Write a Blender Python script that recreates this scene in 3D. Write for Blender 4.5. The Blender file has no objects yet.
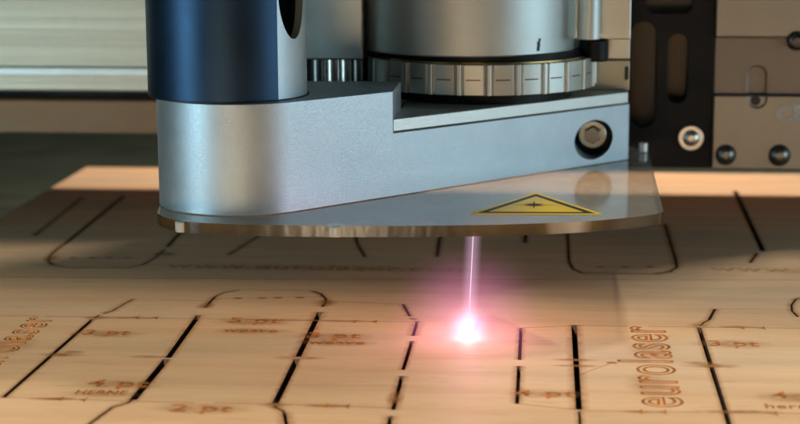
import bpy, bmesh, math, random
from mathutils import Vector, Matrix
random.seed(4)
R = math.radians
S = 0.001                      # every length below is written in millimetres
sc = bpy.context.scene
COL = sc.collection

# ------------------------------------------------------------------ camera
F, CX, CY = 1750.0, 450.0, 212.0        # focal length / principal point in photo pixels (800 wide)
PITCH = math.atan(322.0 / F)
YAW = math.atan((560.0 - CX) * math.cos(PITCH) / F)
H = 138.4
fwd = Vector((-math.sin(YAW) * math.cos(PITCH), math.cos(YAW) * math.cos(PITCH), -math.sin(PITCH)))
right = Vector((math.cos(YAW), math.sin(YAW), 0))
up = right.cross(fwd)
def ray(px, py): return fwd + right * ((px - CX) / F) + up * ((CY - py) / F)
r0 = ray(468, 329)
CAM = -r0 * (H / -r0.z)                 # the laser spot is the origin
CAM.z = H
def P(px, py, z=None, Y=None):
    d = ray(px, py)
    t = (z - CAM.z) / d.z if z is not None else (Y - CAM.y) / d.y
    return CAM + d * t
def proj(v):
    w = Vector(v) - CAM
    k = w.dot(fwd)
    return (CX + F * w.dot(right) / k, CY - F * w.dot(up) / k)
def XatY(px, Y, z=50):                  # x of a picture column at a given depth
    p = P(px, 100, Y=Y)
    for _ in range(4):
        py = proj((p.x, Y, z))[1]; p = P(px, py, Y=Y)
    return p.x
def ZatY(py, Y, px=450): return P(px, py, Y=Y).z

cam = bpy.data.cameras.new('camera'); camo = bpy.data.objects.new('camera', cam); COL.objects.link(camo)
M = Matrix((right, up, -fwd)).transposed().to_4x4(); M.translation = CAM * S
camo.matrix_world = M
cam.sensor_width = 36; cam.lens = 36 * F / 800.0
cam.shift_x = (400.0 - CX) / 800.0; cam.shift_y = 0
cam.clip_start = 0.01; cam.clip_end = 50
cam.dof.use_dof = True; cam.dof.focus_distance = 0.552; cam.dof.aperture_fstop = 16
sc.camera = camo

# ------------------------------------------------------------------ world, lamps, exposure
w = bpy.data.worlds.new('World'); sc.world = w; w.use_nodes = True
w.node_tree.nodes['Background'].inputs[0].default_value = (0.75, 0.9, 1.0, 1)
w.node_tree.nodes['Background'].inputs[1].default_value = 0.013
def area(name, loc, target, sx, sy, power, colr):
    l = bpy.data.lights.new(name, 'AREA'); l.shape = 'RECTANGLE'; l.size = sx * S; l.size_y = sy * S
    l.energy = power; l.color = colr
    o = bpy.data.objects.new(name, l); COL.objects.link(o)
    o.location = Vector(loc) * S
    o.rotation_euler = (Vector(target) - Vector(loc)).to_track_quat('-Z', 'Y').to_euler()
    return o
def spot(name, loc, target, ang, blend, power, colr, rad):
    l = bpy.data.lights.new(name, 'SPOT'); l.spot_size = R(ang); l.spot_blend = blend
    l.energy = power; l.color = colr; l.shadow_soft_size = rad * S
    o = bpy.data.objects.new(name, l); COL.objects.link(o)
    o.location = Vector(loc) * S
    o.rotation_euler = (Vector(target) - Vector(loc)).to_track_quat('-Z', 'Y').to_euler()
    return o
area('window_light_right', (480, -80, 95), (40, 40, 55), 330, 190, .74, (0.60, 0.85, 1.0))
area('window_light_left', (-430, -300, 100), (-80, 10, 60), 90, 200, 0.8, (0.55, 0.85, 1.0))
EL = 11.0                                # the warm key comes in low, under the unseen added hood
KY = -1500.0
spot('warm_key_light', (-120, KY, (170 - KY) * math.tan(R(EL))), (0, -20, 0), 34, 0.3, 222, (1.0, 0.79, 0.54), 9)
area('overhead_lamp', (700, 700, 2000), (0, 30, 0), 300, 75, 24, (1.0, 0.91, 0.78))
rl = area('rear_work_light', (40, 395, 420), (40, 315, 0), 520, 8, 0.42, (1.0, 0.72, 0.56)); rl.data.spread = R(62)
sc.view_settings.view_transform = 'Standard'; sc.view_settings.look = 'None'
sc.view_settings.exposure = 0; sc.view_settings.gamma = 1
sc.cycles.use_denoising = True
sc.cycles.max_bounces = 10; sc.cycles.transparent_max_bounces = 24

# ------------------------------------------------------------------ materials
def mat(name, base=(.5, .5, .5), metal=0.0, rough=.5, **kw):
    m = bpy.data.materials.new(name); m.use_nodes = True
    b = m.node_tree.nodes['Principled BSDF']
    b.inputs['Base Color'].default_value = (*base, 1)
    b.inputs['Metallic'].default_value = metal
    b.inputs['Roughness'].default_value = rough
    for k, v in kw.items(): b.inputs[k].default_value = v
    return m
class G:                                 # tiny node helper
    def __init__(s, m): s.t = m.node_tree; s.b = s.t.nodes.get('Principled BSDF'); s.out = s.t.nodes['Material Output']
    def n(s, typ, ins=None, **at):
        x = s.t.nodes.new(typ)
        for k, v in at.items(): setattr(x, k, v)
        for k, v in (ins or {}).items():
            if isinstance(v, bpy.types.NodeSocket): s.t.links.new(v, x.inputs[k])
            else: x.inputs[k].default_value = v
        return x
    def l(s, a, b): s.t.links.new(a, b)
    def coord(s, scale, rot=(0, 0, 0)):
        tc = s.n('ShaderNodeTexCoord')
        return s.n('ShaderNodeMapping', {'Vector': tc.outputs['Object'], 'Scale': scale, 'Rotation': rot}).outputs[0]
    def noise(s, vec, scale=1, detail=4, rough=.55, dist=0):
        return s.n('ShaderNodeTexNoise', {'Vector': vec, 'Scale': scale, 'Detail': detail, 'Roughness': rough, 'Distortion': dist}).outputs['Fac']
    def ramp(s, fac, stops):
        r = s.n('ShaderNodeValToRGB', {'Fac': fac}); e = r.color_ramp.elements
        while len(e) < len(stops): e.new(.5)
        for i, (p, c) in enumerate(stops):
            e[i].position = p; e[i].color = (*c, 1) if len(c) == 3 else c
        return r.outputs['Color']
    def rng(s, v, a, b, c, d):
        return s.n('ShaderNodeMapRange', {'Value': v, 'From Min': a, 'From Max': b, 'To Min': c, 'To Max': d}).outputs[0]
    def mix(s, f, a, b, mode='MIX'):
        x = s.n('ShaderNodeMix', data_type='RGBA', blend_type=mode)
        for i, v in ((0, f), (6, a), (7, b)):
            if isinstance(v, bpy.types.NodeSocket): s.l(v, x.inputs[i])
            elif i == 0: x.inputs[0].default_value = v
            else: x.inputs[i].default_value = (*v, 1)
        return x.outputs[2]
    def bump(s, h, strength, dist):
        return s.n('ShaderNodeBump', {'Height': h, 'Strength': strength, 'Distance': dist}).outputs[0]

def metal(name, base, rough, brush=(300, 300, 2600), amt=.12, bump=.12, metallic=1.0, spot_=.06):
    m = mat(name, base, metallic, rough); g = G(m)
    n1 = g.noise(g.coord(brush), 1, 3, .6)
    n2 = g.noise(g.coord((60, 60, 60)), 1, 5, .6)
    c = g.mix(g.rng(n2, .3, .7, 0, 1), tuple(x * (1 - spot_) for x in base), tuple(min(1, x * (1 + spot_)) for x in base))
    g.l(c, g.b.inputs['Base Color'])
    r = g.n('ShaderNodeMath', {0: g.rng(n1, .25, .75, rough - amt / 2, rough + amt / 2), 1: g.rng(n2, .3, .7, -.03, .03)}, operation='ADD').outputs[0]
    g.l(r, g.b.inputs['Roughness'])
    g.l(g.bump(g.n('ShaderNodeMath', {0: n1, 1: g.noise(g.coord((1500, 1500, 1500)), 1, 2)}, operation='ADD').outputs[0], bump, .0002), g.b.inputs['Normal'])
    return m
ALU = metal('satin_aluminium', (.55, .63, .67), .50, (1100, 1100, 2600), .12, .16, .9, .09)
ALU_TOP = metal('milled_aluminium', (.46, .45, .40), .36, (500, 500, 500), .15)
HOUSE = metal('housing_aluminium', (.50, .51, .47), .42, (900, 900, 900), .1)
CYL = metal('turned_aluminium', (.58, .63, .61), .50, (60, 60, 3000), .08, .2, .88)
RINGM = metal('knurled_steel', (.52, .54, .50), .46, (300, 300, 1200), .06, .03)
PALE = metal('pale_edge_aluminium', (.72, .74, .70), .5)
STEEL = metal('bright_steel', (.62, .60, .55), .3, (60, 60, 60), .05, .03)
DSTEEL = metal('dark_steel', (.20, .20, .19), .3, (60, 60, 60), .05, .03)
BLUE = metal('blue_anodised_sleeve', (.032, .062, .108), .44, (60, 60, 2500), .04, .04)
BLACK = mat('black_anodised', (.006, .006, .007), .0, .45, **{'Specular IOR Level': .2})
BRASS = metal('brass', (.62, .42, .16), .3, bump=.03)
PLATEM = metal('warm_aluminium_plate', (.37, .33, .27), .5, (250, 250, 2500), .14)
PLATED = metal('shaded_recess_plate', (.24, .205, .17), .5, (250, 250, 2500), .14)  # darker copy of the plate metal, recess shade put into its colour
BEAMM = metal('extruded_aluminium', (.84, .77, .60), .55, (3, 60, 900), .2, .3, .6)
BRAILM = mat('brown_rail', (.34, .20, .10), .3, .5)
BEDM = mat('dark_green_bed', (.030, .040, .030), 0, .55)
YEL = mat('yellow_vinyl', (.95, .62, .015), 0, .32)
INK = mat('black_ink', (.015, .014, .012), 0, .5)
for m_, b_ in ((BEDM, (.030, .042, .030)), (BRAILM, (.34, .20, .10)), (BLACK, (.006, .006, .007)), (YEL, (.95, .62, .015)), (INK, (.015, .014, .012))):
    g = G(m_); n = g.noise(g.coord((25, 60, 60)), 1, 6, .6)
    g.l(g.mix(g.rng(n, .3, .7, 0, 1), tuple(x * .8 for x in b_), tuple(x * 1.2 for x in b_)), g.b.inputs['Base Color'])
    g.l(g.rng(n, .3, .7, m_.node_tree.nodes['Principled BSDF'].inputs['Roughness'].default_value - .08, .6), g.b.inputs['Roughness'])

def wood():
    m = mat('birch_plywood', (.6, .42, .28), 0, .5); g = G(m)
    big = g.noise(g.coord((2.2, 14, 1)), 1, 3, .5, .4)
    fine = g.noise(g.coord((28, 420, 1)), 1, 5, .65)
    fibre = g.noise(g.coord((90, 1600, 1)), 1, 3, .6)
    wv = g.n('ShaderNodeTexWave', {'Vector': g.coord((5, 30, 1), (0, 0, R(6))), 'Scale': .55, 'Distortion': 5.5, 'Detail': 3, 'Detail Scale': .7}, bands_direction='Y').outputs['Fac']
    c = g.ramp(big, [(.30, (.60, .40, .225)), (.5, (.66, .46, .27)), (.72, (.71, .52, .33))])
    c = g.mix(g.rng(fine, .35, .75, 0, .36), c, (.47, .285, .165))
    c = g.mix(g.rng(fibre, .45, .8, 0, .30), c, (.78, .60, .45))
    c = g.mix(g.rng(wv, .45, 1, 0, .22), c, (.46, .27, .15))
    # greyish heartwood streaks of the veneer, also painting in some of the sheet's grey shade
    gs = g.noise(g.coord((4, 18, 1)), 1, 2, .5)
    c = g.mix(g.rng(gs, .48, .68, 0, .48), c, (.34, .32, .25))
    fl = g.noise(g.coord((60, 700, 1)), 1, 2, .5)
    c = g.mix(g.rng(fl, .64, .74, 0, .5), c, (.30, .17, .09))
    bl = g.noise(g.coord((9, 16, 1)), 1, 5, .6)
    c = g.mix(g.rng(bl, .45, .75, 0, .35), c, (.80, .60, .42))
    g.l(c, g.b.inputs['Base Color'])
    g.l(g.rng(fine, .3, .7, .5, .68), g.b.inputs['Roughness']); g.b.inputs['Specular IOR Level'].default_value = .25
    g.l(g.bump(fine, .25, .0003), g.b.inputs['Normal'])
    return m
WOOD = wood()
CHAR = mat('charred_cut_edge', (.030, .016, .009), 0, .8)
g = G(CHAR); g.l(g.ramp(g.noise(g.coord((300, 300, 60)), 1, 4), [(.3, (.012, .007, .004)), (.7, (.06, .030, .014))]), g.b.inputs['Base Color'])
def burnt(name, c, lo, hi):
    m = mat(name, c, 0, .7); g = G(m)
    n = g.noise(g.coord((160, 160, 160)), 1, 4, .6)
    g.l(g.mix(g.rng(n, .3, .7, 0, 1), tuple(x * .55 for x in c), tuple(x * 1.5 for x in c)), g.b.inputs['Base Color'])
    g.l(g.rng(n, .3, .62, lo, hi), g.b.inputs['Alpha'])
    return m
BURN = burnt('burnt_engraving', (.36, .125, .015), .72, 1.0)
BURNL = burnt('light_scorch_line', (.30, .13, .04), .25, .85)
BURNW = burnt('faint_scorch', (.46, .24, .08), .12, .5)
def stain():
    m = mat('scorch_stain', (.36, .15, .03), 0, .7); g = G(m)
    at = g.n('ShaderNodeAttribute', attribute_name='soft')
    n = g.noise(g.coord((240, 240, 240)), 1, 4, .6)
    a = g.n('ShaderNodeMath', {0: at.outputs['Fac'], 1: g.rng(n, .3, .7, .25, 1)}, operation='MULTIPLY').outputs[0]
    g.l(a, g.b.inputs['Alpha'])
    return m
STAIN = stain()

def acrylic():
    m = bpy.data.materials.new('smoked_clear_acrylic'); m.use_nodes = True; g = G(m)
    g.t.nodes.remove(g.b)
    geo = g.n('ShaderNodeNewGeometry')
    fr = g.n('ShaderNodeFresnel', {'IOR': 1.49}).outputs[0]
    front = g.n('ShaderNodeMath', {0: 1.0, 1: geo.outputs['Backfacing']}, operation='SUBTRACT').outputs[0]
    f = g.n('ShaderNodeMath', {0: g.n('ShaderNodeMath', {0: fr, 1: .8}, operation='MULTIPLY').outputs[0], 1: front}, operation='MULTIPLY', use_clamp=True).outputs[0]
    tr = g.n('ShaderNodeBsdfTransparent', {'Color': (.93, .93, .90, 1)}).outputs[0]
    df = g.n('ShaderNodeBsdfDiffuse', {'Color': (.80, .80, .72, 1)}).outputs[0]
    sm = g.noise(g.coord((40, 40, 40)), 1, 4)
    body = g.n('ShaderNodeMixShader', {0: g.rng(sm, .3, .7, .22, .34), 1: tr, 2: df}).outputs[0]
    gl = g.n('ShaderNodeBsdfGlossy', {'Color': (.95, .95, .95, 1), 'Roughness': .09}).outputs[0]
    g.l(g.n('ShaderNodeMixShader', {0: f, 1: body, 2: gl}).outputs[0], g.out.inputs[0])
    return m
ACR = acrylic()
def acr_edge():
    m = mat('acrylic_cut_edge', (.3, .2, .1), 0, .12); g = G(m)
    n = g.noise(g.coord((42, 42, 6)), 1, 2, .5)
    g.l(g.ramp(n, [(.30, (.008, .006, .003)), (.48, (.028, .018, .006)), (.60, (.085, .052, .014)), (.70, (.55, .50, .40))]), g.b.inputs['Base Color'])  # pale end of the ramp paints glints into the edge colour
    g.b.inputs['Coat Weight'].default_value = .25; g.b.inputs['Coat Roughness'].default_value = .05
    g.b.inputs['Transmission Weight'].default_value = .25
    g.l(g.bump(g.noise(g.coord((150, 150, 30)), 1, 2), .6, .0008), g.b.inputs['Normal'])
    return m
ACRE = acr_edge()

# ------------------------------------------------------------------ mesh helpers
def link(name, bm, m, parent=None, bevel=0, smooth=True, seg=2, ang=35, mats=None):
    me = bpy.data.meshes.new(name)
    bmesh.ops.recalc_face_normals(bm, faces=bm.faces)
    for v in bm.verts: v.co *= S
    bm.to_mesh(me); bm.free()
    for x in (mats or [m]): me.materials.append(x)
    o = bpy.data.objects.new(name, me); COL.objects.link(o)
    if parent: o.parent = parent
    if smooth:
        for p in me.polygons: p.use_smooth = True
        me.set_sharp_from_angle(angle=R(32))
    if bevel:
        b = o.modifiers.new('bevel', 'BEVEL'); b.width = bevel * S; b.segments = seg; b.limit_method = 'ANGLE'; b.angle_limit = R(ang)
        wn = o.modifiers.new('shade', 'WEIGHTED_NORMAL'); wn.keep_sharp = True; wn.weight = 100
    return o
def bake(o):
    dg = bpy.context.evaluated_depsgraph_get()
    me = bpy.data.meshes.new_from_object(o.evaluated_get(dg)); o.modifiers.clear(); o.data = me
def cut(o, cutters, bevel=0, matidx=None):
    for c in cutters:
        md = o.modifiers.new('cut', 'BOOLEAN'); md.operation = 'DIFFERENCE'; md.object = c; md.solver = 'EXACT'
    if bevel:
        b = o.modifiers.new('bevel', 'BEVEL'); b.width = bevel * S; b.segments = 2; b.limit_method = 'ANGLE'; b.angle_limit = R(35)
    bake(o)
    for c in cutters: bpy.data.objects.remove(c)
    for p in o.data.polygons: p.use_smooth = True
    o.data.set_sharp_from_angle(angle=R(50))
    wn = o.modifiers.new('shade', 'WEIGHTED_NORMAL'); wn.keep_sharp = True; wn.weight = 100
def prism(bm, pts, z0, z1):
    vb = [bm.verts.new((p[0], p[1], z0)) for p in pts]; vt = [bm.verts.new((p[0], p[1], z1)) for p in pts]
    n = len(pts); bm.faces.new(vt); bm.faces.new(vb[::-1])
    for i in range(n): bm.faces.new((vb[i], vb[(i + 1) % n], vt[(i + 1) % n], vt[i]))
    return bm
def box(bm, x0, x1, y0, y1, z0, z1): return prism(bm, [(x0, y0), (x1, y0), (x1, y1), (x0, y1)], z0, z1)
def cyl(bm, c, r, z0, z1, n=96, r2=None):
    r2 = r2 if r2 is not None else r
    vb = [bm.verts.new((c[0] + r * math.cos(2 * math.pi * i / n), c[1] + r * math.sin(2 * math.pi * i / n), z0)) for i in range(n)]
    vt = [bm.verts.new((c[0] + r2 * math.cos(2 * math.pi * i / n), c[1] + r2 * math.sin(2 * math.pi * i / n), z1)) for i in range(n)]
    bm.faces.new(vt); bm.faces.new(vb[::-1])
    for i in range(n): bm.faces.new((vb[i], vb[(i + 1) % n], vt[(i + 1) % n], vt[i]))
    return bm
def ycyl(bm, c, r, y0, y1, n=48, r2=None):     # round bar along Y, c = (x, z)
    r2 = r2 if r2 is not None else r
    a = [bm.verts.new((c[0] + r * math.cos(2 * math.pi * i / n + .5236), y0, c[1] + r * math.sin(2 * math.pi * i / n + .5236))) for i in range(n)]
    b = [bm.verts.new((c[0] + r2 * math.cos(2 * math.pi * i / n + .5236), y1, c[1] + r2 * math.sin(2 * math.pi * i / n + .5236))) for i in range(n)]
    bm.faces.new(a[::-1]); bm.faces.new(b)
    for i in range(n): bm.faces.new((a[i], a[(i + 1) % n], b[(i + 1) % n], b[i]))
    return bm
def yprism(bm, pts, y0, y1):                    # pts in (x, z), extruded along Y
    a = [bm.verts.new((p[0], y0, p[1])) for p in pts]; b = [bm.verts.new((p[0], y1, p[1])) for p in pts]
    n = len(pts); bm.faces.new(a[::-1]); bm.faces.new(b)
    for i in range(n): bm.faces.new((a[i], a[(i + 1) % n], b[(i + 1) % n], b[i]))
    return bm
def slot_pts(x, z0, z1, r, n=16):               # upright obround in (x, z)
    p = [(x + r * math.cos(t), z1 - r + r * math.sin(t)) for t in [math.pi * i / n for i in range(n + 1)]]
    return p + [(x + r * math.cos(t), z0 + r + r * math.sin(t)) for t in [math.pi + math.pi * i / n for i in range(n + 1)]]
def ydome(bm, c, r, y, h, n=32, k=6):           # domed head facing -Y
    rings = []
    for j in range(k):
        t = j / k * math.pi / 2
        rings.append([bm.verts.new((c[0] + r * math.cos(t) * math.cos(2 * math.pi * i / n), y - h * math.sin(t), c[1] + r * math.cos(t) * math.sin(2 * math.pi * i / n))) for i in range(n)])
    tip = bm.verts.new((c[0], y - h, c[1]))
    for j in range(k - 1):
        for i in range(n): bm.faces.new((rings[j][i], rings[j][(i + 1) % n], rings[j + 1][(i + 1) % n], rings[j + 1][i]))
    for i in range(n): bm.faces.new((rings[-1][i], rings[-1][(i + 1) % n], tip))
    bm.faces.new(rings[0][::-1])
    return bm
BASE = {}
def empty(name, loc):
    o = bpy.data.objects.new(name, None); COL.objects.link(o); BASE[name] = Vector(loc) * S; o.empty_display_size = .01
    return o
def tag(o, label=None, cat=None, group=None, kind=None):
    for k, v in (('label', label), ('category', cat), ('group', group), ('kind', kind)):
        if v: o[k] = v
    return o
def adopt(root):                                 # children were built in world coordinates
    root.location = BASE[root.name]
    bpy.context.view_layer.update()
    for c in root.children: c.matrix_parent_inverse = root.matrix_world.inverted()

# ------------------------------------------------------------------ the machine around the work
bm = bmesh.new(); box(bm, -900, 900, -700, 900, -40, -14)
bed = link('machine_bed', bm, BEDM, smooth=False); tag(bed, kind='structure')
bm = bmesh.new(); box(bm, -900, 900, 760, 800, -14, 420)
bw = link('machine_back_wall', bm, BEDM, smooth=False); tag(bw, 'dark green wall closing the machine behind the gantry', 'wall')
# the hood is added unseen behind the camera; its lower edge cuts off the warm key
HY = -650.0
def hz(Yb): return (Yb - HY) * math.tan(R(EL))
bm = bmesh.new()
pz = [(-700, hz(215)), (700, hz(-25)), (700, 560), (-700, 560)]
yprism(bm, pz, HY - 12, HY)
blocker = link('light_blocker', bm, BEDM, smooth=False); tag(blocker, 'dark hood slab added out of view to cut off the warm key light', 'blocker')

# ------------------------------------------------------------------ plywood sheet
ZS = 0.0
pl0 = P(88, 167, z=0); pl1 = P(0, 217, z=0)
xL = (pl0.x + pl1.x) / 2
YB = pl0.y
sheet_bm = box(bmesh.new(), xL, 330, -330, YB, -4, 0)
sheet = link('plywood_sheet', sheet_bm, WOOD, smooth=False, mats=[WOOD, CHAR])
tag(sheet, 'pale plywood sheet with laser cut slots and burnt engraving under the laser head', 'plywood sheet')
CUTS = [  # picture columns/rows on the sheet, width in mm
 ([(3, 398), (93, 319)], 1.35), ([(94, 318.3), (100, 315)], .8), ([(103, 314), (112, 311), (133, 299)], .55),
 ([(80, 431), (113, 407)], .9), ([(113, 407), (128, 403)], .7), ([(128, 403), (132, 400)], .9),
 ([(133, 400), (167, 359)], 2.3), ([(168, 358), (199, 315)], 1.9), ([(205, 308), (210, 302), (216, 296)], 1.0), ([(216, 296), (224, 292.5), (240, 290)], .5),
 ([(312, 291), (321, 294), (326, 299), (325.5, 303), (322, 307)], 1.1),
 ([(320, 312), (298, 357)], 1.9), ([(297, 359), (275, 404)], 2.0), ([(275, 404.5), (275.5, 407.5), (284, 411.5)], .9), ([(284, 411.5), (287.5, 430)], 1.1),
 ([(403, 304), (410, 316.5)], 1.1), ([(410, 318), (416, 320)], .5), ([(417.5, 321), (413, 336)], 1.1), ([(412, 341), (403, 370)], 1.2),
 ([(402, 376), (393, 410)], 1.3), ([(391, 416), (387, 432)], 1.3),
 ([(521, 328), (519.5, 360)], 1.1), ([(519, 366), (517, 404)], 1.2),
 ([(574, 325), (579, 410)], 1.9), ([(579.3, 411), (580.5, 432)], .8),
 ([(715, 309), (709, 320)], 1.1), ([(709, 320), (704, 322.5), (700, 326)], .7), ([(699, 327.5), (725, 410), (731, 432)], 1.5),
 ([(806, 297), (796, 299), (791.5, 305), (792, 311), (798, 317)], .8),
 ([(34, 236), (83, 197)], .8), ([(66, 243), (124, 196)], 1.7), ([(66, 243), (57, 249), (50, 256), (48, 261), (53, 265)], 1.0), ([(53, 265), (68, 267.5), (130, 267.5)], .35),
 ([(130, 267.5), (142, 265), (155, 258), (165, 249)], .8), ([(167, 247), (181, 232)], 1.4), ([(228, 255), (262, 234)], .8),
 ([(354, 228), (357, 243), (365, 257)], 1.1), ([(441, 228), (437, 257)], 1.3),
 ([(526, 228), (525, 243)], 1.4), ([(567, 226), (569, 262), (573, 269), (582, 273)], 1.2), ([(582, 273), (655, 274)], .35), ([(655, 274), (669, 272), (677, 267), (675, 258), (665, 224)], 1.2),
 ([(735, 191), (763, 251)], 2.4), ([(757, 253), (750, 263)], 1.3),
]
def ribbon(pts, wd):
    pts = [Vector((p.x, p.y)) for p in pts]; L, Rr = [], []
    for i, p in enumerate(pts):
        a = pts[max(0, i - 1)]; b = pts[min(len(pts) - 1, i + 1)]; t = (b - a).normalized(); n = Vector((-t.y, t.x)) * wd / 2
        L.append(p + n); Rr.append(p - n)
    return L + Rr[::-1]
def wob(px, py): return P(px, py, z=0)
cbm = bmesh.new()
CUTS = [(p_, w_ * (.78 if max(q[1] for q in p_) < 275 else .92)) for p_, w_ in CUTS]
for pts, wd in CUTS:
    prism(cbm, ribbon([wob(*q) for q in pts], wd), -9, 3)
cutter = link('cut_tool', cbm, CHAR, smooth=False)
md = sheet.modifiers.new('kerfs', 'BOOLEAN'); md.operation = 'DIFFERENCE'; md.object = cutter; md.solver = 'EXACT'; md.use_self = True
bake(sheet); bpy.data.objects.remove(cutter)
for p in sheet.data.polygons: p.material_index = 0 if p.normal.z > .5 else 1

def flat(name, polys, m, z, parent=sheet):
    b = bmesh.new()
    for pts in polys:
        try: b.faces.new([b.verts.new((p[0], p[1], z)) for p in pts])
        except ValueError: pass
    bmesh.ops.recalc_face_normals(b, faces=b.faces)
    for f in b.faces:
        if f.normal.z < 0: f.normal_flip()
    me = bpy.data.meshes.new(name)
    for v in b.verts: v.co *= S
    b.to_mesh(me); b.free(); me.materials.append(m)
    o = bpy.data.objects.new(name, me); COL.objects.link(o); o.parent = parent
    return o
def line(pts, wd, z, m=None, name='engraved_line'):
    return flat(name, [ribbon([wob(*q) for q in pts], wd)], m or BURNL, z)
LINES = [([(0, 316), (38, 316.5)], .5), ([(46, 316.5), (198, 319)], .5), ([(133, 299), (207, 301)], .3), ([(203, 319), (318, 321)], .45), ([(322, 321), (410, 322)], .45),
 ([(328, 302), (400, 304)], .3), ([(207, 299), (322, 297)], .35), ([(240, 290), (312, 290.5)], .35),
 ([(523, 328), (573, 326)], .45), ([(577, 325.5), (628, 326.5)], .45), ([(648, 326.5), (698, 327.5)], .45), ([(702, 327.5), (812, 328.5)], .45), ([(715, 309), (792, 309.5)], .3),
 ([(0, 397.5), (122, 401)], .4), ([(136, 401.5), (194, 403)], .4), ([(214, 403), (273, 404.5)], .4), ([(277, 404.5), (392, 408)], .4),
 ([(518, 404), (577, 410)], .45), ([(581, 411), (700, 412.5)], .4), ([(726, 412.5), (812, 414)], .4),
 ([(0, 277), (300, 279.5)], .8), ([(300, 279.5), (812, 280)], .6), ([(666, 219), (812, 219.5)], .5), ([(0, 219), (40, 219)], .4),
 ([(60, 258), (160, 258)], .35), ([(585, 267), (668, 267)], .35), ([(582, 374), (612, 363)], .3), ([(765, 196), (812, 197)], .4)]
for i, (pts, wd) in enumerate(LINES): line(pts, wd, .05 + .002 * (i % 5))
def arrow(px, py, s=1.0, z=.075):               # burnt arrow heads and ticks on the dimension lines
    c = wob(px, py); w_ = 2.3 * s; h_ = 1.0 * s
    return [(c.x - w_, c.y), (c.x, c.y - h_), (c.x + .5, c.y - h_ * 2.2), (c.x + .8, c.y - h_ * 2), (c.x + .35, c.y), (c.x + .8, c.y + h_ * 2), (c.x + .5, c.y + h_ * 2.2), (c.x, c.y + h_)]
AR = [(137, 317.7), (156, 318), (354, 321.7), (375, 321.8), (60, 399), (84, 400), (325, 406), (347, 406.5), (640, 412), (664, 412.4), (742, 328), (763, 328.3), (775, 413.7)]
for i, a in enumerate(AR): flat('arrow_mark', [arrow(*a)], BURN, .08 + .001 * (i % 3))
for i, (px, py) in enumerate([(238, 298.5), (262, 298.3), (278, 298), (300, 297.8), (73, 258), (92, 258), (109, 258), (128, 258), (600, 267), (625, 267), (650, 267), (612, 363)]):
    c = wob(px, py); flat('arrow_mark', [[(c.x + 1.8 * math.cos(t), c.y + 1.2 * math.sin(t)) for t in [k * math.pi / 5 for k in range(10)]]], BURNL, .084)
# soot and scorch fading out on both sides of every cut
def soft_edge(pts, wd, st, reach, i):
    pts = [Vector((p.x, p.y)) for p in (wob(*q) for q in pts)]
    b = bmesh.new(); lay = b.verts.layers.float.new('soft'); z = .012 + .0011 * (i % 12)
    for sgn in (-1, 1):
        prev = None
        for k, p in enumerate(pts):
            a_ = pts[max(0, k - 1)]; c_ = pts[min(len(pts) - 1, k + 1)]; t = (c_ - a_).normalized(); n = Vector((-t.y, t.x)) * sgn
            row = []
            for off, f_ in ((wd / 2 + .03, 1), (wd / 2 + reach * .35, .45), (wd / 2 + reach, 0)):
                v = b.verts.new((*(p + n * off), z)); v[lay] = st * f_; row.append(v)
            if prev:
                for j in (0, 1): b.faces.new((prev[j], prev[j + 1], row[j + 1], row[j]))
            prev = row
    link('soot_edge', b, STAIN, sheet, smooth=False)
for i, (pts, wd) in enumerate(CUTS): soft_edge(pts, wd, .7, 1.4 + .5 * (i % 3), i)
# soft scorch stains, densest in the middle
def stain_patch(px, py, rx, ry, st, i):
    c = wob(px, py); b = bmesh.new(); N = 28; lay = b.verts.layers.float.new('soft')
    rings = [[b.verts.new((c.x, c.y, .02))]]; rings[0][0][lay] = st
    for k, (rr, a) in enumerate(((.35, .75), (.65, .35), (1, 0))):
        rings.append([b.verts.new((c.x + rx * rr * math.cos(2 * math.pi * j / N), c.y + ry * rr * math.sin(2 * math.pi * j / N), .02 + .0015 * i)) for j in range(N)])
        for v in rings[-1]: v[lay] = min(1, st * 1.35) * a
    for j in range(N): b.faces.new((rings[0][0], rings[1][j], rings[1][(j + 1) % N]))
    for k in (1, 2):
        for j in range(N): b.faces.new((rings[k][j], rings[k + 1][j], rings[k + 1][(j + 1) % N], rings[k][(j + 1) % N]))
    rings[0][0].co.z = .02 + .0015 * i
    o = link('scorch_stain', b, STAIN, sheet, smooth=False)
    return o
ST = [(62, 355, 8, 3, .8), (72, 352, 5, 2, .7), (148, 357, 7, 2, .5), (300, 358, 9, 2.5, .6), (575, 360, 8, 1.8, .9), (576, 366, 8, 1.8, .9), (712, 366, 10, 3, .9), (700, 363, 6, 2, .6),
      (50, 399, 8, 1.6, .9), (62, 399, 5, 2, .8), (725, 412, 10, 2, .7), (752, 412, 9, 2, .8), (738, 327, 8, 2, .7), (395, 398, 3, 7, .8), (325, 406, 8, 2, .8), (640, 412, 6, 1.6, .5),
      (96, 318, 5, 3, .6), (165, 254, 6, 5, .9), (52, 258, 4, 6, .9), (205, 306, 4, 5, .6), (325, 303, 5, 6, .6), (700, 326, 5, 4, .5), (125, 318, 14, 2, .5), (280, 320, 14, 2, .5), (340, 321, 12, 2, .5), (275, 405, 5, 3, .6)]
ST += [(106, 334, 14, 6, .45), (118, 385, 14, 6, .5), (101, 394, 12, 4, .5), (201, 409, 16, 6, .45), (253, 322, 15, 6, .55), (251, 331, 14, 5, .5), (333, 337, 14, 6, .5), (337, 343, 14, 5, .5), (545, 394, 13, 5, .45), (733, 344, 14, 6, .45), (797, 398, 13, 7, .5), (649, 350, 8, 14, .3), (649, 385, 8, 14, .3), (10, 345, 9, 16, .35), (320, 268, 60, 8, .35), (800, 271, 30, 8, .3)]
for i, s_ in enumerate(ST): stain_patch(*s_, i % 7)

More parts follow.
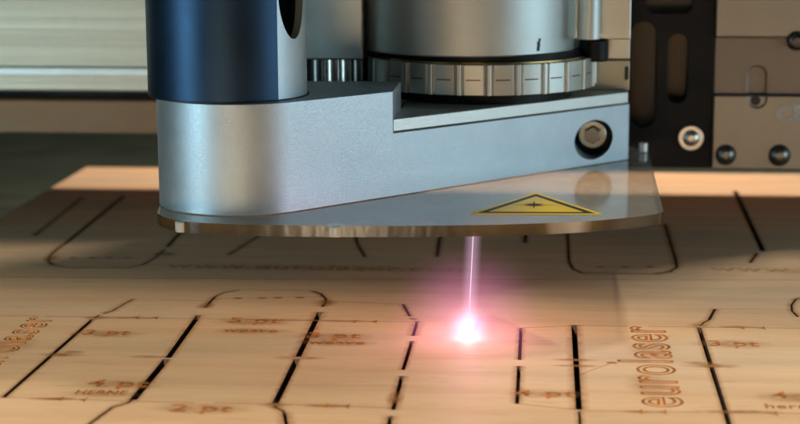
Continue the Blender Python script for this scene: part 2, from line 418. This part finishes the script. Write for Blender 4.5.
def text(body, px, py, size, m, rot=0, outline=False, sx=1, z=.1, shear=0, name='engraved_text', at=None, parent=sheet, align='CENTER', vertical=False, thick=0, off=0):
    cu = bpy.data.curves.new(name, 'FONT'); cu.body = body; cu.size = size * S; cu.align_x = align; cu.align_y = 'CENTER'; cu.shear = shear
    if outline: cu.fill_mode = 'NONE'; cu.bevel_depth = outline * S; cu.bevel_resolution = 0
    cu.offset = off * S
    cu.space_character = 1.08
    o = bpy.data.objects.new(name, cu); COL.objects.link(o)
    bpy.context.view_layer.update()
    me = bpy.data.meshes.new_from_object(o.evaluated_get(bpy.context.evaluated_depsgraph_get()))
    bpy.data.objects.remove(o)
    me.materials.clear(); me.materials.append(m)
    o = bpy.data.objects.new(name, me); COL.objects.link(o)
    if at is None:
        c = wob(px, py); o.location = (c.x * S, c.y * S, z * S)
        o.rotation_euler = (0, 0, R(rot))
    else:
        o.location = Vector(at) * S; o.rotation_euler = (R(90), 0, 0)
    o.scale = (sx, 1, .02 if outline else 1)
    o.parent = parent
    return o
text('3 pt', 106, 333, 9, BURN, 0, sx=1.0, off=.12)
text('4 pt', 118, 384, 10, BURN, 0, off=.12)
text('HERNE', 101, 393, 6, BURN, 0, sx=.75, off=.1)
text('2 pt', 201, 409, 9, BURN, 0, sx=1.1, off=.12)
text('5 pt', 254, 321, 10, BURN, 0, off=.12)
text('weave', 251, 331, 6.5, BURN, 0, off=.12)
text('3 pt', 333, 336, 10, BURN, 0, off=.12)
text('weave', 337, 343, 6.5, BURN, 0, off=.12)
text('4 pt', 545, 394, 8.5, BURN, 0, sx=1.15, off=.12)
text('3 pt', 733, 344, 9, BURN, 0, sx=1.0, off=.12)
text('4 pt', 800, 396, 9, BURN, 0, off=.12)
text('herne', 792, 407, 6, BURN, 0, off=.1)
text('www.eurolaser.com', 320, 268, 12, BURNW, 0, sx=1.08, off=.25)
text('www.eurolaser.com', 866, 271, 12, BURNW, 0, sx=1.08, off=.25)
text('eurolaser', 649, 364, 23, BURN, 90, outline=.42, sx=.94)
text('eurolaser', 6, 345, 17, BURN, 90, outline=.3, sx=1.0)

# ------------------------------------------------------------------ gantry beam behind
beam = empty('gantry_beam', (0, 230, 40))
tag(beam, 'blurred grey aluminium gantry beam running across behind the laser head', 'gantry beam')
z70, z92 = ZatY(70, 188, 80), ZatY(92, 190, 80)
z74 = ZatY(75, 188, 80)
bm = bmesh.new(); box(bm, -600, 600, 191, 262, z92, 240); link('beam_profile', bm, BEAMM, beam, bevel=1)
bm = bmesh.new(); prof = [(187.5, z74), (187.5, z70 + .6), (190.9, z70 + 1.4), (190.9, z74 - .6)]
a = [bm.verts.new((-600, *p)) for p in prof]; b = [bm.verts.new((600, *p)) for p in prof]
bm.faces.new(a); bm.faces.new(b[::-1])
for i in range(4): bm.faces.new((a[i], a[(i + 1) % 4], b[(i + 1) % 4], b[i]))
link('bright_lip', bm, PALE, beam, smooth=False)
for k, zz in enumerate((72, 78, 84, 91, 97, 104, 112)):
    bm = bmesh.new(); box(bm, -600, 600, 190.2, 190.9, zz, zz + .9); link('ridge', bm, BEAMM, beam, smooth=False)
z100, z133 = ZatY(100, 206, 80), ZatY(134, 206, 80)
bm = bmesh.new(); box(bm, -600, 600, 206, 267, z133, z100); link('lower_rail', bm, BRAILM, beam, bevel=.8)
bm = bmesh.new(); box(bm, -600, 600, 215, 255, z100 + .05, z92 - .05); link('rail_spacer', bm, BLACK, beam, smooth=False)
adopt(beam)

# ------------------------------------------------------------------ carriage on the right
car = empty('gantry_carriage', (110, 160, 22))
tag(car, 'machined carriage with black slotted plate and three brownish aluminium plates right of the laser head', 'carriage')
YC = 158.0
def cx(px, Y=YC): return XatY(px, Y, 60)
def cz(py, Y=YC): return ZatY(py, Y, 720)
x0, x1 = cx(631), cx(713.5); zb = cz(168)
o = link('slotted_plate', box(bmesh.new(), x0 - 30, x1, YC, YC + 6, zb, 320), BLACK, car)
sl = []
for px, ya, yb, r in ((643, 22, 128, 12), (677, 34, 103, 9.5)):
    rr = r / 2.4; b_ = bmesh.new(); yprism(b_, slot_pts(cx(px), cz(yb), cz(ya), rr), YC - 5, YC + 12); sl.append(link('cut_tool', b_, BLACK, smooth=False))
b_ = bmesh.new(); xa, xb = cx(645), cx(690); zt = cz(13)
yprism(b_, [(xa + 2, zt), (xb - 2, zt), (xb, zt + 2), (xb, zt + 30), (xa, zt + 30), (xa, zt + 2)], YC - 5, YC + 12); sl.append(link('cut_tool', b_, BLACK, smooth=False))
cut(o, sl, .4)
bm = bmesh.new(); box(bm, x0 - 25, x1 - 1, YC + 12, YC + 20, zb + 6, 200); link('inner_plate', bm, mat('dull_brown_plate', (.17, .125, .09), .3, .5), car)
xr = cx(860)
def cplate(nm, ya, yb, Y, m, cutters=(), zt=None):
    o = link(nm, box(bmesh.new(), x1 + .15, xr, Y, YC + 10, cz(yb), zt or cz(ya)), m, car)
    if cutters: cut(o, list(cutters), .5)
    else:
        b = o.modifiers.new('bevel', 'BEVEL'); b.width = .5 * S; b.segments = 2
    return o
cplate('upper_plate', 0, 36.5, YC - 2, PLATEM, zt=320)
def slotcut(Y0=-20, Y1=20, ya=66, yb=100, px=757, r=9):
    b_ = bmesh.new(); yprism(b_, slot_pts(cx(px), cz(yb), cz(ya), r / 2.42), YC + Y0, YC + Y1); return link('cut_tool', b_, BLACK, smooth=False)
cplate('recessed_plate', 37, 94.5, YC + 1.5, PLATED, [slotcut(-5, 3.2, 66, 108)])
cplate('lower_plate', 95, 168, YC - 2, PLATEM, [slotcut(-8, -1.0, 66, 107)])
bm = bmesh.new(); ycyl(bm, (cx(755.5), cz(100)), 2.0, YC - 1.35, YC - .9, 24); link('screw_hole', bm, INK, car, smooth=False)
text('CE', 0, 0, 8.5, mat('pale_engraving', (.75, .72, .66), 0, .5), outline=.26, at=(cx(790), YC - 2.2, cz(113)), parent=car, name='engraved_mark')
def screw(px, py, r, Y, m=DSTEEL):
    c = (cx(px), cz(py)); rr = r / 2.42
    s_ = bmesh.new(); ydome(s_, c, rr, Y - .01, rr * .75)
    o = link('screw', s_, m, car)
    b_ = bmesh.new(); ycyl(b_, c, rr * .45, Y - rr * 1.2, Y - rr * .35, 6); cut(o, [link('cut_tool', b_, m, smooth=False)])
    b_ = bmesh.new(); ycyl(b_, c, rr * 1.12, Y - .25, Y - .005, 32); link('washer', b_, BLACK, car)
    return o
screw(727, 154, 9, YC - 2); screw(781, 154, 9.5, YC - 2); screw(794, 40, 8.5, YC - 2)
c = (cx(692), cz(138))
bm = bmesh.new(); ycyl(bm, c, 5.1, YC - 1.1, YC - .01, 40); link('washer', bm, STEEL, car, bevel=.3)
bm = bmesh.new(); ydome(bm, c, 3.3, YC - 1.1, 2.0); o = link('bolt', bm, STEEL, car)
b_ = bmesh.new(); ycyl(b_, c, 1.4, YC - 5, YC - 1.7, 6); cut(o, [link('cut_tool', b_, STEEL, smooth=False)])
adopt(car)

# ------------------------------------------------------------------ laser head
ZB, ZT, ZSEAM, ZSTEP = 38.8, 73.8, 60.0, 64.5
head = empty('laser_head', (0, 60, ZB))  # the head assembly alone, not a whole cutter
tag(head, 'silver laser cutting head with blue sleeve, knurled ring and clear shield over the plywood', 'laser head')
RN = 26.6
C = Vector((XatY(241, 11, 60), 11.0))
B = P(630, 166, z=ZB); A = P(330, 214, z=ZB)
dv = Vector((B.x - A.x, B.y - A.y)).normalized(); nv = Vector((dv.y, -dv.x))
T = C + nv * RN
an = math.atan2(nv.y, nv.x)
L = (B.x - T.x) / dv.x
Bp = T + dv * L
print('AB', A, B, 'C', C, 'T', T, 'Bp', Bp, 'proj T', proj((T.x, T.y, ZB)), 'Bp', proj((Bp.x, Bp.y, ZB)), proj((Bp.x, Bp.y, ZSEAM)))
def arc(c, r, a0, a1, n): return [(c[0] + r * math.cos(a0 + (a1 - a0) * i / n), c[1] + r * math.sin(a0 + (a1 - a0) * i / n)) for i in range(n + 1)]
nose = arc(C, RN, R(-245), an, 72)
YK = 52.0
low = nose + [(Bp.x, Bp.y), (Bp.x, Bp.y + 48), (C.x + 30, Bp.y + 48), (C.x + 5, YK)]
px393 = None
# point of the front face seen at column 393
k = 0.0
while proj((T + dv * k).to_3d() + Vector((0, 0, ZT)))[0] < 393: k += .1
K = T + dv * k
upper = nose + [(K.x, K.y), (K.x, YK), (C.x + 5, YK)]
bm = bmesh.new()
E_ = [(Bp.x, Bp.y), (Bp.x, Bp.y + 48), (C.x + 30, Bp.y + 48)]; Q_ = (C.x + 5, YK); J_ = (K.x, YK)
chain = nose + [tuple(K)]
vB = [bm.verts.new((*p, ZB)) for p in chain + E_ + [Q_]]
vT = [bm.verts.new((*p, ZT)) for p in chain]; tJ = bm.verts.new((*J_, ZT)); tQ = bm.verts.new((*Q_, ZT))
mK, mE, mQ, mJ = bm.verts.new((*K, ZSEAM)), [bm.verts.new((*p, ZSEAM)) for p in E_], bm.verts.new((*Q_, ZSEAM)), bm.verts.new((*J_, ZSEAM))
nc = len(chain)
bm.faces.new(vB[::-1]); bm.faces.new(vT + [tJ, tQ])
for i in range(nc - 2): bm.faces.new((vB[i], vB[i + 1], vT[i + 1], vT[i]))
bm.faces.new((vB[nc - 2], vB[nc - 1], mK, vT[nc - 1], vT[nc - 2]))
mm_ = [mK] + mE + [mQ]; bb_ = vB[nc - 1:]
for i in range(4): bm.faces.new((bb_[i], bb_[i + 1], mm_[i + 1], mm_[i]))
bm.faces.new((vB[-1], vB[0], vT[0], tQ, mQ))
bm.faces.new((mK, mE[0], mE[1], mE[2], mQ, mJ))
bm.faces.new((mK, mJ, tJ, vT[nc - 1])); bm.faces.new((mJ, mQ, tQ, tJ))
lb = link('nose_block', bm, ALU, head)
fy = T.y + (XatY(593, 95, 50) - T.x) * dv.y / dv.x
bc = (XatY(594, fy, 50), ZatY(140, fy, 594))
fy = T.y + (bc[0] - T.x) * dv.y / dv.x
YF = fy + 10
b_ = bmesh.new(); ycyl(b_, bc, 7.1, fy - 40, YF, 64)
cut(lb, [link('cut_tool', b_, ALU, smooth=False)], .4)
bm = bmesh.new(); ycyl(bm, bc, 7.05, YF - .12, YF - .005, 64); link('bore_shade_disc', bm, BLACK, head)  # black disc puts the recess shade into the colour of the bore floor
# pale plate on the step
e = .4
sp = [(K.x + .2 + e * .0, K.y + .2 + e), (Bp.x - .3, Bp.y + e), (Bp.x - .3, Bp.y + 46), (K.x + .2, Bp.y + 46)]
sp[0] = tuple((K + dv * .3 - nv * e)); sp[1] = tuple((Bp - dv * .4 - nv * e)); sp[3] = (sp[0][0], Bp.y + 46)
bm = bmesh.new(); prism(bm, sp, ZSEAM + .25, ZSTEP); link('step_plate', bm, PALE, head, bevel=.3)
bm = bmesh.new(); prism(bm, [(sp[0][0] + .3, sp[0][1] + .5), (sp[1][0] - .3, sp[1][1] + .4), (sp[2][0] - .3, sp[2][1] - 1), (sp[3][0] + .3, sp[3][1] - 1)], ZSEAM + .01, ZSEAM + .24); link('seam_shim', bm, BLACK, head, smooth=False)
# counterbored hex bolt
bx, bz = bc[0] - .4, bc[1] + 1.2
bolt = link('counterbore_bolt', ycyl(bmesh.new(), (bx, bz), 5.1, YF - 4.5, YF - .13, 48), BRASS, head, bevel=.3)
bolt.data.materials[0] = metal('zinc_washer', (.42, .42, .36), .35, bump=.05)
bm = bmesh.new(); ycyl(bm, (bx, bz), 3.3, YF - 7.2, YF - 4.55, 6); hx = link('hex_head', bm, DSTEEL, bolt, bevel=.35)
bm = bmesh.new(); ycyl(bm, (bx, bz), 1.7, YF - 7.5, YF - 7.22, 24); link('bolt_pip', bm, DSTEEL, bolt, bevel=.2)

# upright tube, its blue sleeve and the oval port
TC = Vector((XatY(228.5, 11, 90), 11.0)); RT = 24.9
tb = link('tube', cyl(bmesh.new(), TC, RT, ZT + .02, 190, 128), ALU, head)
inner = link('cut_tool', cyl(bmesh.new(), TC, RT - 2.6, ZT + 6, 200, 96), ALU, smooth=False)
b_ = bmesh.new(); aa = R(-90 + 66); zc = 108.0
dirv = Vector((math.cos(aa), math.sin(aa), 0)); sd = Vector((-dirv.y, dirv.x, 0))
ring_ = [(7.2 * math.cos(t), 15.5 * math.sin(t)) for t in [2 * math.pi * i / 48 for i in range(48)]]
v0 = [b_.verts.new(TC.to_3d() + dirv * 10 + sd * q[0] + Vector((0, 0, zc + q[1]))) for q in ring_]
v1 = [b_.verts.new(TC.to_3d() + dirv * 40 + sd * q[0] + Vector((0, 0, zc + q[1]))) for q in ring_]
b_.faces.new(v0); b_.faces.new(v1[::-1])
for i in range(48): b_.faces.new((v0[i], v0[(i + 1) % 48], v1[(i + 1) % 48], v1[i]))
cut(tb, [inner, link('cut_tool', b_, ALU, smooth=False)], .3)
bm = bmesh.new(); cyl(bm, TC, 15, ZT + 6.1, 189, 64); link('tube_core', bm, BRASS, head)
bm = bmesh.new()
a0, a1 = R(-90 + 46.5), R(-90 - 200); n = 96
po = [(TC.x + (RT + 1.0) * math.cos(a0 + (a1 - a0) * i / n), TC.y + (RT + 1.0) * math.sin(a0 + (a1 - a0) * i / n)) for i in range(n + 1)]
pi_ = [(TC.x + (RT + .02) * math.cos(a0 + (a1 - a0) * i / n), TC.y + (RT + .02) * math.sin(a0 + (a1 - a0) * i / n)) for i in range(n + 1)]
for i in range(n):
    vs = [bm.verts.new((*q, zz)) for zz in (ZT + .35, 190) for q in (po[i], po[i + 1], pi_[i + 1], pi_[i])]
    bm.faces.new((vs[0], vs[1], vs[5], vs[4])); bm.faces.new((vs[2], vs[3], vs[7], vs[6])); bm.faces.new((vs[0], vs[3], vs[2], vs[1])); bm.faces.new(vs[4:8])
    if i == 0: bm.faces.new((vs[3], vs[0], vs[4], vs[7]))
    if i == n - 1: bm.faces.new((vs[1], vs[2], vs[6], vs[5]))
bmesh.ops.remove_doubles(bm, verts=bm.verts, dist=.001)
link('blue_sleeve', bm, BLUE, head, bevel=.2)
bm = bmesh.new(); cyl(bm, TC, RT + .7, ZT + .03, ZT + .34, 128); link('sleeve_gasket', bm, INK, head)

# lens housing
YH = 76.0
xl, xm, xrr = XatY(303, YH, 90), XatY(363, YH, 90), XatY(632, YH, 90)
zh = ZatY(60, YH, 340)
bm = bmesh.new(); box(bm, xl - 25, xm, YH, 160, zh, 300); link('housing_left', bm, HOUSE, head, bevel=.7)
YR = 88.0
bm = bmesh.new(); box(bm, xm + .1, XatY(631, YR, 90), YR, 160, ZatY(39.5, YR, 615), 300); link('housing_body', bm, HOUSE, head, bevel=.5)
bm = bmesh.new(); box(bm, XatY(500, 98, 80), XatY(630, 98, 80), 98, 160, ZatY(59, 98, 615), ZatY(39.5, YR, 615) - .05); link('housing_foot', bm, HOUSE, head, bevel=.4)
bm = bmesh.new(); box(bm, 18, 96, 38, 159, 280, 320); link('shade_caster', bm, HOUSE, head, bevel=1)  # unseen box added above the frame to cast grey shade on the sheet
RC = Vector((XatY(482, 97, 70), 97.0))
CC = Vector((XatY(470, 97, 85), 97.0))
RH = 39.3
zc0 = ZatY(57.5, 97 - RH, 480)
bm = bmesh.new(); cyl(bm, CC, RH, zc0, 320, 160); link('lens_barrel', bm, CYL, head, bevel=.6)
rzt, rzb = ZatY(64.5, 57, 480), ZatY(95.5, 57, 480)
print('ring z', rzb, rzt, 'cyl', zc0, 'housing', zh)
bm = bmesh.new(); cyl(bm, RC, 37.2, rzt - .3, zc0 + .2, 128); link('barrel_collar', bm, BLACK, head)
bm = bmesh.new(); cyl(bm, RC, 39.0, rzt + .01, rzt + .45, 128); link('brass_shim', bm, BRASS, head)
# knurled adjusting ring, 25 ribs
pts = []; N = 25
for i in range(N):
    s0 = 2 * math.pi * i / N + R(-90 + 6.6 - 2)
    for da, rr in ((0.0, 41.6), (.25, 42.0), (2.1, 42.0), (2.35, 41.4), (2.4, 40.8), (3.3, 40.8), (3.4, 41.4), (6.5, 41.4), (9.5, 41.4), (13.3, 41.4), (13.4, 40.8), (14.15, 40.8), (14.2, 41.4)):
        a_ = s0 + R(da); pts.append((RC.x + rr * math.cos(a_), RC.y + rr * math.sin(a_)))
bm = bmesh.new(); prism(bm, pts, rzb, rzt); ring = link('knurled_ring', bm, RINGM, head, bevel=.25, ang=50)
for i in (-3, -2, -1, 0, 1, 2, 3, 4, 5):       # short engraved ticks on the facets
    a_ = R(-90 + 6.6 - 2 + 8 + 14.4 * (i - 1)); ww = R(3.6)
    b_ = bmesh.new()
    for z0_, wk in (((rzb + rzt) / 2 - .2, 1),):
        for j in range(6):
            q0 = a_ - ww + 2 * ww * j / 6; q1 = a_ - ww + 2 * ww * (j + 1) / 6
            b_.faces.new([b_.verts.new((RC.x + 41.46 * math.cos(q), RC.y + 41.46 * math.sin(q), zz)) for q, zz in ((q0, z0_), (q1, z0_), (q1, z0_ + .45), (q0, z0_ + .45))])
    link('scale_tick', b_, mat('red_brown_ink', (.16, .05, .03), 0, .5), ring, smooth=False)
bm = bmesh.new(); cyl(bm, RC, 33, ZSTEP + .02, rzb + .2, 96); link('ring_neck', bm, BLACK, head)
# ink mark on the barrel
am = math.asin((540 - 470) / 108.0) - math.pi / 2
b_ = bmesh.new(); zz0 = ZatY(54, 97 - RH, 540)
for (d0, d1, za, zb_) in ((-.9, .5, .2, 1.5), (-.7, .7, 1.5, 3.6), (-.1, .9, 3.6, 4.6)):
    q0, q1 = am + d0 / RH, am + d1 / RH
    b_.faces.new([b_.verts.new((CC.x + (RH + .04) * math.cos(q), CC.y + (RH + .04) * math.sin(q), zz0 + h_)) for q, h_ in ((q0, za), (q1, za), (q1, zb_), (q0, zb_))])
link('ink_mark', b_, INK, head, smooth=False)
# slim rod and black knob right of the barrel
rx_ = XatY(589, 78, 90)
bm = bmesh.new(); cyl(bm, (rx_, 80), 4.1, ZatY(40, 76, 589), 190, 48); link('guide_rod', bm, CYL, head, bevel=.3)
bm = bmesh.new(); cyl(bm, (XatY(594, 90, 80), 90), 5.2, ZatY(62, 85, 594), ZatY(40.5, 85, 594), 40); link('rod_knob', bm, BLACK, head, bevel=.5)
# pale bracket under the foot
yb_ = 112.0; xb0, xb1 = XatY(560, yb_, 70), XatY(629.5, yb_, 70)
o = link('pale_bracket', box(bmesh.new(), xb0, xb1, yb_, yb_ + 20, ZSTEP + .02, ZatY(60, yb_, 610)), PALE, head, bevel=.4)
o.data.materials[0] = metal('cream_metal', (.50, .46, .36), .55, (500, 500, 500))
bm = bmesh.new(); yprism(bm, slot_pts(XatY(626.5, yb_, 70), ZatY(80, yb_, 627), ZatY(66, yb_, 627), .75), yb_ - .05, yb_ - .01); link('bracket_slot', bm, INK, head, smooth=False)
# posts between nose block and housing
for px, r, m_ in ((319, 3.0, DSTEEL), (333, 2.6, STEEL), (346, 2.2, STEEL), (358, 2.0, DSTEEL)):
    bm = bmesh.new(); cyl(bm, (XatY(px, 84, 70), 84), r, 60, zh + 1, 40); link('post', bm, m_, head)
bm = bmesh.new(); box(bm, xl - 25, XatY(372, 95, 70), 95, 150, 50, zh - .2); link('post_backing', bm, BLACK, head, smooth=False)
bm = bmesh.new(); prism(bm, [(XatY(300, 70, 66), 52.5), (XatY(368, 60, 66), 52.5), (XatY(368, 95, 66), 94), (XatY(300, 94, 66), 94)], 60, ZT - 4); link('post_base', bm, ALU_TOP, head, bevel=.6)

# clear shield
off = [P(154, 207, z=ZB)]
fr = [(157, 213), (163, 216.5), (172, 219.5), (185, 221.5), (205, 223), (230, 224), (260, 224.8), (300, 225.4), (350, 225.8), (400, 225.8), (450, 225.4), (500, 224.6), (550, 223), (600, 220.3), (640, 216.4), (660, 213.3), (663.5, 211.5)]
pr = [P(a_, b_2, z=ZB) for a_, b_2 in fr]
outline = [(C.x - RN - .8, C.y + 4)] + [(p.x, p.y) for p in pr]
e1, e2 = P(646, 151, z=ZB), P(632, 147, z=ZB)
outline += [(e1.x + .8, e1.y - 6), (e1.x - .4, e1.y)] + [(e2.x, e2.y)] + [(e2.x - 6, e2.y + 6), (C.x, YK), (C.x - 20, C.y + 28)]
TP = 3.5
sh = link('clear_shield', prism(bmesh.new(), outline, ZB - TP, ZB - .02), ACR, head, mats=[ACR, ACRE], bevel=0)
for p in sh.data.polygons:
    p.material_index = 0 if abs(p.normal.z) > .5 else 1
bm = bmesh.new(); q = P(643.5, 139, Y=e1.y - 3); cyl(bm, (q.x, e1.y - 3), 1.7, ZB, ZB + 3.8, 24); link('shield_pin', bm, PALE, sh, bevel=.3)

GLINT = mat('painted_edge_glint', (.66, .60, .50), 0, .2)  # pale solid bumps that paint bright glints onto the shield edge
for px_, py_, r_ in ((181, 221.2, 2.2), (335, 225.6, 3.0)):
    q = P(px_, py_, z=ZB); b_ = bmesh.new(); cyl(b_, (q.x, q.y + r_ * .78), r_, ZB - TP - .1, ZB - .15, 32); link('edge_glint', b_, GLINT, sh, bevel=.5)

# laser warning sticker on the shield
ta, tl, tr_ = P(536, 192.5, z=ZB), P(467, 214.5, z=ZB), P(605, 215, z=ZB)
def rounded(tri, r, n=8):
    out = []
    for i in range(3):
        p, a_, b_ = tri[i], tri[i - 1], tri[(i + 1) % 3]
        u, v = (a_ - p).normalized(), (b_ - p).normalized(); th = u.angle(v) / 2
        dd = r / math.tan(th); s_, e_ = p + u * dd, p + v * dd; cc = p + (u + v).normalized() * (r / math.sin(th))
        A0 = math.atan2(*(s_ - cc).yx); A1 = math.atan2(*(e_ - cc).yx)
        while A1 - A0 > math.pi: A1 -= 2 * math.pi
        while A1 - A0 < -math.pi: A1 += 2 * math.pi
        out += [(cc.x + r * math.cos(A0 + (A1 - A0) * k / n), cc.y + r * math.sin(A0 + (A1 - A0) * k / n)) for k in range(n + 1)]
    return out
tri = [Vector((v.x, v.y)) for v in (tl, tr_, ta)]
cen = (tri[0] + tri[1] + tri[2]) / 3
def scl(k): return [cen + (v - cen) * k for v in tri]
stk = link('warning_sticker', prism(bmesh.new(), rounded(tri, 1.6), ZB, ZB + .15), YEL, sh, smooth=False)
o_, i_ = rounded(scl(.86), .5), rounded(scl(.70), .3)
b_ = bmesh.new(); vo = [b_.verts.new((*p, ZB + .17)) for p in o_]; vi = [b_.verts.new((*p, ZB + .17)) for p in i_]
for i in range(len(vo)): b_.faces.new((vo[i], vo[(i + 1) % len(vo)], vi[(i + 1) % len(vo)], vi[i]))
polys = []
sc_c = Vector((P(534, 205, z=ZB).x, P(534, 205.3, z=ZB).y))
for i in range(16):
    t = 2 * math.pi * i / 16; ln = (8.5 if i % 8 == 0 else 7.0 if i % 4 == 0 else 4.8 if i % 2 == 0 else 3.6); wv_ = .5
    d_ = Vector((math.cos(t), math.sin(t))); n_ = Vector((-d_.y, d_.x))
    polys.append([sc_c + n_ * wv_, sc_c + d_ * ln, sc_c - n_ * wv_])
for k_, pp in enumerate(polys): b_.faces.new([b_.verts.new((*p, ZB + .18 + .002 * k_)) for p in pp])
b_.faces.new([b_.verts.new((sc_c.x + 1.6 * math.cos(t), sc_c.y + 1.2 * math.sin(t), ZB + .22)) for t in [k * math.pi / 8 for k in range(16)]])
me = bpy.data.meshes.new('warning_symbol')
for v in b_.verts: v.co *= S
b_.to_mesh(me); b_.free(); me.materials.append(INK)
o = bpy.data.objects.new('warning_symbol', me); COL.objects.link(o); o.parent = sh
adopt(head)

# ------------------------------------------------------------------ laser beam and its burning spot
def glow_mat(name, colr, strength, mode, power=2.0):
    m = bpy.data.materials.new(name); m.use_nodes = True; g = G(m); g.t.nodes.remove(g.b)
    tc = g.n('ShaderNodeTexCoord').outputs['Object']
    if mode == 'beam':
        tc = g.n('ShaderNodeVectorMath', {0: tc, 1: (1, 1, 0)}, operation='MULTIPLY').outputs[0]
    r = g.n('ShaderNodeVectorMath', {0: tc}, operation='LENGTH').outputs['Value']
    f = g.n('ShaderNodeMath', {0: 1.0, 1: r}, operation='SUBTRACT', use_clamp=True).outputs[0]
    f = g.n('ShaderNodeMath', {0: f, 1: power}, operation='POWER').outputs[0]
    st = g.n('ShaderNodeMath', {0: f, 1: strength}, operation='MULTIPLY').outputs[0]
    em = g.n('ShaderNodeEmission', {'Color': (*colr, 1), 'Strength': st}).outputs[0]
    g.l(em, g.out.inputs['Volume'])
    return m
def unit(name, kind, m, loc, scale, parent=None, rot=None):
    b = bmesh.new()
    if kind == 'sphere': bmesh.ops.create_icosphere(b, subdivisions=4, radius=1)
    else: bmesh.ops.create_cone(b, cap_ends=True, segments=48, radius1=1, radius2=1, depth=2)
    me = bpy.data.meshes.new(name); b.to_mesh(me); b.free(); me.materials.append(m)
    o = bpy.data.objects.new(name, me); COL.objects.link(o); o.location = Vector(loc) * S; o.scale = Vector(scale) * S
    if rot is not None: o.rotation_euler = rot
    if parent: o.parent = parent
    return o
SPK = P(468, 329.5, z=3.0)
BY = SPK.y
top = P(473.5, 236, Y=BY); top.z = ZB - TP - .3; bot = Vector((SPK.x, BY, .3))
top = Vector((XatY(473.5, BY, top.z), BY, top.z))
ax = (top - bot); mid = (top + bot) / 2; rot = ax.to_track_quat('Z', 'Y').to_euler(); hl = ax.length / 2
beamo = empty('laser_beam', (0, 0, 0)); tag(beamo, 'pink glowing laser beam falling from the clear shield to the plywood', 'laser beam')
core = unit('beam_core', 'cone', None, mid, (.14, .14, hl), beamo, rot)
cm = bpy.data.materials.new('beam_core_light'); cm.use_nodes = True; g = G(cm); g.t.nodes.remove(g.b)
g.l(g.n('ShaderNodeEmission', {'Color': (1, .62, .85, 1), 'Strength': 1.0}).outputs[0], g.out.inputs[0]); core.data.materials[0] = cm
unit('beam_glow', 'cone', glow_mat('beam_glow_light', (.95, .60, .85), 95, 'beam', 1.1), mid, (3.1, 3.1, hl), beamo, rot)
spark = empty('laser_spark', (0, 0, 0)); tag(spark, 'white hot burning spot with pink halo where the beam meets the plywood', 'laser spark')
sp_ = unit('hot_core', 'sphere', None, SPK, (1.5, 1.5, 1.5), spark)
hm = bpy.data.materials.new('white_hot_light'); hm.use_nodes = True; g = G(hm); g.t.nodes.remove(g.b)
g.l(g.n('ShaderNodeEmission', {'Color': (1, .93, .97, 1), 'Strength': 12}).outputs[0], g.out.inputs[0]); sp_.data.materials[0] = hm
unit('inner_halo', 'sphere', glow_mat('inner_halo_light', (1, .56, .82), 240, 'ball', 2.2), SPK + Vector((0, 0, .5)), (9, 9, 9), spark)
unit('outer_halo', 'sphere', glow_mat('outer_halo_light', (.95, .27, .55), 32, 'ball', 1.8), SPK + Vector((0, 0, 1)), (28, 28, 28), spark)
l = bpy.data.lights.new('spark_light', 'POINT'); l.energy = .022; l.color = (1, .33, .55); l.shadow_soft_size = .006
lo = bpy.data.objects.new('spark_light', l); COL.objects.link(lo); lo.location = (SPK + Vector((0, -4, 17))) * S
